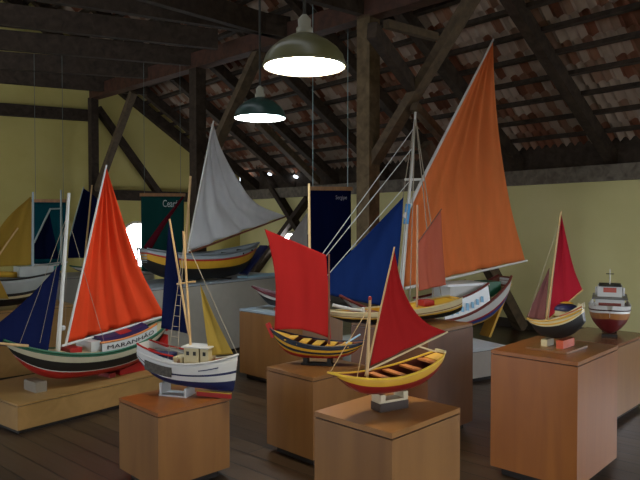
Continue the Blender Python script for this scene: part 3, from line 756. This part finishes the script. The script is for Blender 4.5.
t6.add('crosstree', fit_pole(NB(), b6(405, 179.5), b6(424, 179.5), .014), M_sparW)
t6.add('mast_band', tube(NB(), [b6(406, 224), b6(408.2, 204)], .031, 10, .030), paint('#4a90c8', .5), label='blue wrapping')
t6.add('yard', tube(NB(), [b6(404, 218), b6(423, 178), b6(458, 109), b6(493.5, 39)], .022, 10, .010), M_sparW)
t6.add('boom', fit_pole(NB(), b6(405, 288.5), b6(527, 260.5), .018, .012), M_sparW)
t6.add('mainsail', sail_mesh(b6, [(493, 41), (458, 110), (424, 178), (409, 220), (404, 287)], [(493, 41), (495, 92), (501, 150), (511, 208), (525, 260)], .14, (5, .035), nu=34, nv=44), cloth('#f09256', .5), True, label='tall orange mainsail')
t6.add('jib', sail_mesh(b6, [(403.5, 197), (368, 234), (330, 273), (316, 291)], [(403.5, 197), (400, 245), (393, 307)], .06, (2, .008), foot=.02), cloth('#263f7e', .4), True, label='royal blue jib')
for a_, c_ in (((414, 128), (321, 256)), ((412.5, 148), (326, 256)), ((409, 182), (326, 277))): t6.add('forestay', rope([b6(*a_), b6(*c_)], .005), M_ropeW)
for x, y, o_ in ((386, 298, -.25), (396, 300, -.28), (420, 298, -.28), (428, 296, -.25), (398, 300, .25), (424, 298, .25)):
    q = b6(x, y, 0); q = h6.pt(min(.98, max(.02, (q-h6.S).dot(h6.a)/h6.L)), 1, sd6 if o_ < 0 else -sd6)
    t6.add('shroud', rope([b6(415.3, 114), q], .005), M_rope)
cradle(h6, (.32, .62), hO, .3, paint('#7a6a58'), 'wooden chocks under the orange-sailed boat', .06, False)

# ---- 7. centre boat
b7 = Plane(388, 2.755, .85, .5)
h7 = Hull(b7(441, 352), b7(328, 373), .18, .826, sag=.05, tm=.46, transom=.30, rb=.16, rs=.02, ke=.72, kp=2.4, e=.7, ps=.6)
t7 = boat('model_sailboat', 'yellow and red open boat with red sail on the nearest centre pedestal', 'boat', h7, hC)
t7.add('hull', h7.shell([(.72, 0), (.92, 1), (1, 1)], 2, .007, .5), [paint('#7d1c18', .4), M_yel, paint('#5f2418', .5)], True)
for s in (-1, 1): t7.add('gunwale', h7.rail(s, .0045, .002), paint('#d9b53c', .4))
for tt in (.12, .27, .42, .56): t7.add('thwart', h7.thwart(tt, .93, .035), wood('#a8602c', '#c07a3e', 4, (1, 1, .3), .5))
t7.add('foredeck', h7.deck(.97, .78, .97), paint('#6d2018'), label='red foredeck')
t7.add('stern_seat', h7.deck(.95, .01, .09), M_yel, label='yellow stern seat')
t7.add('transom_cap', bar(NB(), h7.pt(.004, 1, -1, up=.006), h7.pt(.004, 1, 1, up=.006), .012, .012), M_cream)
mz = h7.mid(.64, h7.keel(.64)+.015)
t7.add('mast', fit_pole(NB(), b7(367, 383), b7(370, 300), .0065, .006), M_spar)
t7.add('mast_tip', lathe(NB(), b7(370, 300), [(.007, 0), (.008, .006), (.006, .014), (.002, .016)], 10), M_red, label='red mast tip')
t7.add('yard', fit_pole(NB(), b7(365.5, 376), b7(394.5, 247), .005, .0035), M_spar)
t7.add('boom', fit_pole(NB(), b7(367, 371), b7(447.5, 332), .0045, .004), paint('#c9b48e', .5))
t7.add('tiller', fit_pole(NB(), b7(417, 346), b7(437, 352), .004), paint('#c9b48e', .5))
t7.add('mainsail', sail_mesh(b7, [(394, 248.5), (384, 292), (370.5, 366)], [(394, 248.5), (401, 282), (412, 307), (427, 323), (446, 331.5)], .02, (2.4, .006)), cloth('#b02c2c', .35), True, label='red triangular sail')
t7.add('forestay', rope([b7(370, 306), h7.pt(.99, 1, 1, up=.004)], .0018), M_spar); t7.add('shroud', rope([b7(370, 306), h7.pt(.82, 1, 1, up=.004)], .0018), M_spar)
t7.add('shroud', rope([b7(370, 306), h7.pt(.6, 1, -1)], .0015), M_rope)
cr = Thing('display_stand', 'dark block with pale cradle under the yellow and red boat', 'stand', h7.mid(.47, hC))
cr.add('base', bevel(box(NB(), h7.mid(.48, 0), h7.a, h7.n, .075, .035, hC, hC+.036), .004), paint('#33241c', .5))
bm = NB()
for tt in (.38, .58): box(bm, h7.mid(tt, 0), h7.a, h7.n, .012, .035, hC+.044, h7.keel(tt)-.003)
box(bm, h7.mid(.48, 0), h7.a, h7.n, .075, .03, hC+.036, hC+.046)
cr.add('cradle', bm, paint('#b8ab90', .5), label='pale cradle')

# ---- 8. small crimson-sailed boat (right)
b8 = Plane(556, 4.0, .85, -.5)
h8 = Hull(b8(583, 309), b8(527, 319), .23, hD+.062, sag=.03, tm=.38, transom=.45, rb=.16, rs=-.05, ke=.6, kp=2.4, e=.6, ps=.6)
t8 = boat('model_sailboat', 'small crimson-sailed boat with a mauve jib and black hull', 'boat', h8, hD)
t8.add('hull', h8.shell([(.82, 0), (.87, 1), (.92, 2), (1, 1)], None), [M_dark, M_cream, M_yel], True)
t8.add('deck', h8.deck(1, .03, .97, up=.003), M_cream)
sd8 = 1 if h8.n.dot(O-h8.mid(.5, 0)) > 0 else -1
for s in (-1, 1):
    t8.add('gunwale', h8.rail(s, .005, .004), M_yel)
    t8.add('bulwark', h8.board(s, .0, .5, .035, .005, .002, h1=.01), M_cream)
    t8.add('bulwark_stripe', h8.rail(s, .004, .02, .0, .35, 1, .002), paint('#b0603e'), label='terracotta stripe')
t8.add('transom_board', bar(NB(), h8.pt(.005, 1, -1, up=.018), h8.pt(.005, 1, 1, up=.018), .005, .035), M_cream)
zc = h8.sheer(.25)
t8.add('cabin', h8.block(.10, .46, .12, zc, zc+.03), M_cream, label='cream cabin side')
def dome(c, a, n, lx, ly, hz, f0, f1):
    bm = NB(); lathe(bm, (0, 0, 0), [(math.cos(k*math.pi/2/8), math.sin(k*math.pi/2/8)) for k in range(f0, f1)], 24)
    for v_ in bm.verts: v_.co = V((c[0], c[1], c[2]))+a*(v_.co.x*lx)+n*(v_.co.y*ly)+V((0, 0, v_.co.z*hz))
    return bm
t8.add('cabin_roof', dome(h8.mid(.28, zc+.03), h8.a, h8.n, .075, .068, .045, 0, 8), M_navy, True, label='navy domed cabin top')
t8.add('hatch', dome(h8.mid(.28, zc+.036), h8.a, h8.n, .078, .071, .048, 5, 8), M_yel, True, label='yellow hatch')
t8.add('life_ring', lathe(NB(), h8.mid(.03, zc+.065), [(.016, -.014), (.022, -.007), (.022, .007), (.016, .014)], 14), M_cream)
t8.add('mast', fit_pole(NB(), b8(546, 325), b8(561, 211.5), .007, .005), M_spar)
t8.add('boom', fit_pole(NB(), b8(549, 319), b8(583, 289.5), .004), M_spar)
t8.add('mainsail', sail_mesh(b8, [(561, 213), (555.5, 260), (548.5, 319)], [(561, 213), (569, 250), (575, 272), (582.5, 290)], .025, (2.2, .006)), cloth('#b42c3e', .35), True, label='crimson mainsail')
t8.add('jib', sail_mesh(b8, [(549, 268), (538, 292), (526.5, 317)], [(549.5, 268), (547.5, 290), (545, 321)], .012, (2, .004), off=.0), cloth('#8a5c5c', .4), True, label='mauve jib')
t8.add('forestay', rope([b8(559.5, 222), h8.pt(.99, 1, 1, up=.004)], .0016), M_rope)
t8.add('shroud', rope([b8(559.5, 222), h8.pt(.55, 1, sd8)], .0016), M_rope)
cr = Thing('display_stand', 'board with orange-red chock under the small crimson-sailed boat', 'stand', h8.mid(.5, hD))
cr.add('board', bevel(box(NB(), h8.mid(.45, 0), vv, uu, .16, .13, hD, hD+.01), .003), M_ped)
cr.add('chock', bevel(box(NB(), h8.mid(.30, 0), vv, uu, .085, .022, hD+.01, h8.keel(.32)-.009), .003), paint('#b04a2a', .5), label='orange-red chock')
cr.add('foot', box(NB(), h8.mid(.62, 0), vv, uu, .05, .02, hD+.01, h8.keel(.62)-.012), M_cream)

# ---- 9. motorboat, bow on
e0 = V((2.46, 5.42, 0)); ed = V((-.41, -.91, 0)).normalized()
s9 = e0-ed*.36; s9.z = hE+.22; w9 = e0+ed*.36; w9.z = hE+.235
h9 = Hull(s9, w9, .32, hE+.02, sag=.02, tm=.5, transom=.8, rb=.22, rs=0, ke=.12, kp=3, e=1.2, pb=.62)
t9 = boat('model_motorboat', 'model motorboat with maroon hull and white superstructure, seen bow on', 'boat', h9, hE)
t9.add('hull', h9.shell([(.76, 0), (.93, 1), (1, 2)], 2, .008, .8), [paint('#5c1a1c', .35), wood('#8a5a30', '#a06c3a', 3, (1, 1, .3), .4), M_white], True)
t9.add('deck', h9.deck(.93, .03, .96), M_cream)
for s in (-1, 1):
    t9.add('bulwark', h9.board(s, .05, .99, .04, .006, 0, lean=-.006), M_white)
    t9.add('gunwale', h9.rail(s, .006, .003), paint('#3a1614'))
zc = h9.sheer(.5)
ca = t9.add('cabin', bevel(h9.block(.25, .72, .22, zc-.02, zc+.10), .008), M_white)
t9.add('window', h9.block(.721, .724, .17, zc+.045, zc+.07), paint('#7a3a34', .3), parent=ca, label='reddish window strip')
t9.add('upper_deck', bevel(h9.block(.18, .76, .27, zc+.10, zc+.112), .004), paint('#55524e', .4))
cb = t9.add('bridge', bevel(h9.block(.3, .62, .19, zc+.112, zc+.20), .008), M_white, label='white bridge house')
t9.add('window', h9.block(.62, .624, .10, zc+.15, zc+.19), paint('#a8402c', .3), parent=cb, label='orange-red window')
t9.add('bridge_roof', bevel(h9.block(.27, .66, .17, zc+.20, zc+.21), .004), M_dark)
t9.add('mast', fit_pole(NB(), h9.mid(.5, zc+.21), h9.mid(.5, zc+.34), .004), M_sparW)
t9.add('crossbar', tube(NB(), [h9.mid(.5, zc+.30)-h9.n*.03, h9.mid(.5, zc+.30)+h9.n*.03], .004, 6), M_dark)
for s in (-1, 1): t9.add('lifebuoy', tube(NB(), [h9.mid(.56, zc+.155)+h9.n*s*.105+h9.a*.03*math.cos(k*math.pi/6)+V((0, 0, .03*math.sin(k*math.pi/6))) for k in range(13)], .009, 6), M_white)
cradle(h9, (.3, .75), hE, .12, M_dark, 'dark chocks under the model motorboat', .04, False)

# ---- 10. salmon-sailed boat (behind the centre)
b10 = Plane(395, 4.9, .93, .37)
h10 = Hull(b10(456, 297), b10(322, 311), .34, hS+.012, sag=.045, tm=.42, transom=.5, rb=.14, rs=-.02, ke=.3, kp=5, e=.62, ps=.6)
t10 = boat('model_sailboat', 'cream and yellow boat with a salmon sail behind the centre boat', 'boat', h10, hS)
t10.add('hull', h10.shell([(.62, 0), (.70, 1), (.76, 2), (.80, 3), (1, 2)], 4, .01, .7), [M_dark, M_yel, M_cream, M_brown, M_yel], True)
for s in (-1, 1): t10.add('gunwale', h10.rail(s, .008, .003), M_cream)
t10.add('deck', h10.deck(.95, .03, .42, ins=.008), M_yel, label='yellow aft deck')
t10.add('foredeck', h10.deck(.95, .6, .96, ins=.008), M_brown, label='brown foredeck')
t10.add('hatch', bevel(h10.block(.2, .28, .10, h10.sheer(.24)-.01, h10.sheer(.24)+.035), .006), M_red)
t10.add('bow_rail', tube(NB(), [b10(333, 305), b10(350, 309), b10(363, 311)], .012, 8), M_white, label='white bow rail')
t10.add('bitt', lathe(NB(), b10(363, 322), [(.014, 0), (.012, .06), (.018, .075), (.01, .11)], 12), M_white, label='white bitt')
t10.add('mast', fit_pole(NB(), b10(417, 318), b10(417.5, 205), .009, .007), paint('#a8866a'))
t10.add('sprit', fit_pole(NB(), b10(417, 244), b10(441.5, 209), .005), M_brown)
t10.add('spritsail', sail_mesh(b10, [(418, 241), (418.5, 265), (419, 291)], [(441, 211), (443, 250), (446, 285)], .03, (2.2, .012)), cloth('#c4705c', .4), True, label='salmon spritsail')
cradle(h10, (.3, .6), hS, .06, M_dark, 'dark chocks under the salmon-sailed boat', .04, False)

# ---- 11. pale boat with mustard sails (left edge)
b11 = Plane(10, 6.35, .75, .66)
h11 = Hull(b11(56, 271), b11(-70, 276), .36, .74, sag=.06, tm=.5, transom=.3, rb=.14, rs=.02, ke=.6, kp=3, e=.7)
t11 = boat('model_sailboat', 'pale grey boat with mustard sails at the left edge', 'boat', h11, .70)
t11.add('hull', h11.shell([(.5, 0), (.58, 1), (.66, 0), (1, 2)], None), [M_dark, M_cream, paint('#8e938f', .5)], True)
t11.add('deck', h11.deck(1, .03, .97, up=.003), paint('#8e938f', .5))
for s in (-1, 1): t11.add('gunwale', h11.rail(s, .010, .004), M_dark)
t11.add('cabin', bevel(h11.block(.05, .34, .2, h11.sheer(.2), h11.sheer(.2)+.10), .01), paint('#9aa09c', .5))
t11.add('sail_roll', tube(NB(), [b11(-30, 273), b11(19, 275)], .03, 8), cloth('#c09a3c', .2), True, label='mustard rolled sail')
t11.add('mast', fit_pole(NB(), b11(32.5, 275), b11(33, 192), .014, .010), paint('#8d9ba0', .5))
t11.add('mainsail', sail_mesh(b11, [(30, 197), (4, 222), (-24, 268)], [(31.5, 197), (31.5, 235), (31.8, 265)], .06, (3, .012)), cloth('#a88a3c', .4), True, label='mustard mainsail')
t11.add('jib', sail_mesh(b11, [(-8, 268), (-20, 284), (-30, 297)], [(-7, 268), (2, 284), (9, 299)], .02, off=-.2), cloth('#a88a3c', .4), True, label='mustard jib')
t11.add('yard', fit_pole(NB(), b11(-6, 262), b11(18, 228), .008), M_spar)
cradle(h11, (.3, .65), .70, .16, M_brown, 'chocks under the pale boat with mustard sails', .04, False)
# ---- 12. teal boat, navy sails
b12 = Plane(48, 8.6, .75, .66)
h12 = Hull(b12(66, 262), b12(28, 264), .3, .89, sag=.03, tm=.5, transom=.3, rb=.14, rs=.02, ke=.6, kp=3, e=.7)
t12 = boat('model_sailboat', 'teal-hulled boat with a small navy sail and slim pale masts', 'boat', h12, .85)
t12.add('hull', h12.shell([(.4, 0), (1, 1)], None), [M_dark, paint('#1f8a80', .5)], True)
for s in (-1, 1): t12.add('gunwale', h12.rail(s, .010, .004), M_white)
t12.add('mast', fit_pole(NB(), b12(61.5, 263), b12(61, 190), .016, .012), paint('#8d9a96', .5))
t12.add('yard', fit_pole(NB(), b12(34, 243), b12(50.5, 208.5), .012), paint('#8d9a96', .5)); t12.add('gaff', fit_pole(NB(), b12(50, 209), b12(62, 208.5), .011), paint('#8d9a96', .5))
t12.add('mainsail', sail_mesh(b12, [(49, 213), (42, 229), (34.5, 244), (35, 259)], [(49.5, 213), (53, 230), (56, 244), (59, 259)], .05, (2, .012)), cloth('#131a38', .3), True, label='navy sail')
cradle(h12, (.3, .65), .85, .16, M_dark, 'chocks under the teal-hulled boat', .04, False)
# ---- 13. boat with tall navy sail behind the scarlet one
b13 = Plane(90, 9.0, .75, .66)
h13 = Hull(b13(118, 264), b13(70, 266), .3, .87, sag=.04, tm=.5, transom=.3, rb=.14, rs=.02, ke=.6, kp=3, e=.7)
t13 = boat('model_sailboat', 'boat with a tall navy sail standing behind the scarlet sail', 'boat', h13, .85)
t13.add('hull', h13.shell([(.5, 0), (1, 1)], None), [M_dark, M_white], True)
for s in (-1, 1): t13.add('gunwale', h13.rail(s, .010, .004), M_green)
t13.add('mast', fit_pole(NB(), b13(84, 268), b13(92, 185), .014, .01), M_spar)
t13.add('yard', fit_pole(NB(), b13(70, 236), b13(83.5, 187), .010, .007), paint('#8d9a96', .5))
t13.add('mainsail', sail_mesh(b13, [(83.5, 188.5), (76, 214), (70, 237), (68, 258)], [(84, 188.5), (97, 199), (108, 222), (116, 258)], .07, (2.5, .015)), cloth('#141c42', .3), True, label='tall navy sail')
cradle(h13, (.3, .65), .85, .16, M_dark, 'chocks under the boat with the tall navy sail', .04, False)

# ================================================================ BANNERS
def banner(px0, px1, py0, Y, zb, col, label, text, tx, tcol, ztop, dirx=(1, .12), cr=.0035):
    pl = Plane((px0+px1)/2, Y, *dirx); a, b = pl(px0, py0), pl(px1, py0); b.z = a.z
    t = Thing('hanging_banner', label, 'banner', (a+b)/2, 'state banners hung from the roof')
    ux = (b-a).normalized(); n_ = V((ux.y, -ux.x, 0)); wd = (b-a).length
    bm = NB(); N = 16; rows = 12; g = []
    for s in (0, 1):
        g.append([[bm.verts.new(a+ux*wd*i/N+n_*(.012*math.sin(i*.9)*j/rows+.003*s)+V((0, 0, (zb-a.z)*j/rows))) for i in range(N+1)] for j in range(rows+1)])
    for s in (0, 1):
        for j in range(rows):
            for i in range(N): bm.faces.new((g[s][j][i], g[s][j][i+1], g[s][j+1][i+1], g[s][j+1][i]))
    for j in range(rows):
        for i in (0, N): bm.faces.new((g[0][j][i], g[0][j+1][i], g[1][j+1][i], g[1][j][i]))
    for i in range(N):
        for j in (0, rows): bm.faces.new((g[0][j][i], g[0][j][i+1], g[1][j][i+1], g[1][j][i]))
    pn = t.add('panel', bm, cloth(col, .2), True)
    t.add('rod', bar(NB(), a+V((0, 0, .02))-ux*.02, b+V((0, 0, .02))+ux*.02, .03, .05), wood('#7a5430', '#946a3e', 3, (1, 1, .3), .5), label='wooden top rod')
    for f in (.08, .92):
        p = a.lerp(b, f)+V((0, 0, .045)); q = p.copy(); q.z = ztop; t.add('cord', tube(NB(), [p, q], cr, 6), paint('#66726e' if cr < .005 else '#8fa8a6', .4))
    if text:
        (x0, y0, x1, y1) = tx; A_, B_ = pl(x0, y1), pl(x1, y0)
        def mp(u, v, k): return A_+(V((B_.x, B_.y, A_.z))-A_)*u+V((0, 0, (B_.z-A_.z)*v))+n_*(.02+.004*k)
        t.add('lettering', text_bm(text, 1, 1, mp), paint(tcol, .6), parent=pn, label='white lettering')
    return t
banner(141, 184, 196, 10.2, .75, '#1a4440', 'dark green hanging banner reading Ceará behind the white-sailed canoe', 'Ceará', (163, 200, 178, 207), '#b9c4c0', 4.6)
banner(309.5, 351, 190, 8.4, .85, '#0b1233', 'dark navy hanging banner between the square red sail and the timber post', 'Sergipe', (335.5, 195.5, 346.5, 200.5), '#8a8a98', 4.6, cr=.0055)
banner(33, 66, 202, 10.4, .9, '#12434b', 'teal hanging banner behind the slim masts at the left', None, None, None, 4.6)

# ================================================================ LIGHT
w = bpy.data.worlds.new('world'); sc.world = w; w.use_nodes = True
bgn = w.node_tree.nodes['Background']; bgn.inputs[0].default_value = lin('#d6dde6'); bgn.inputs[1].default_value = 3.0
sc.view_settings.view_transform = 'Standard'; sc.view_settings.look = 'None'; sc.view_settings.exposure = 0.8; sc.view_settings.gamma = 1.0
sc.view_settings.use_curve_mapping = False
sc.cycles.use_denoising = True
sc.cycles.max_bounces = 8
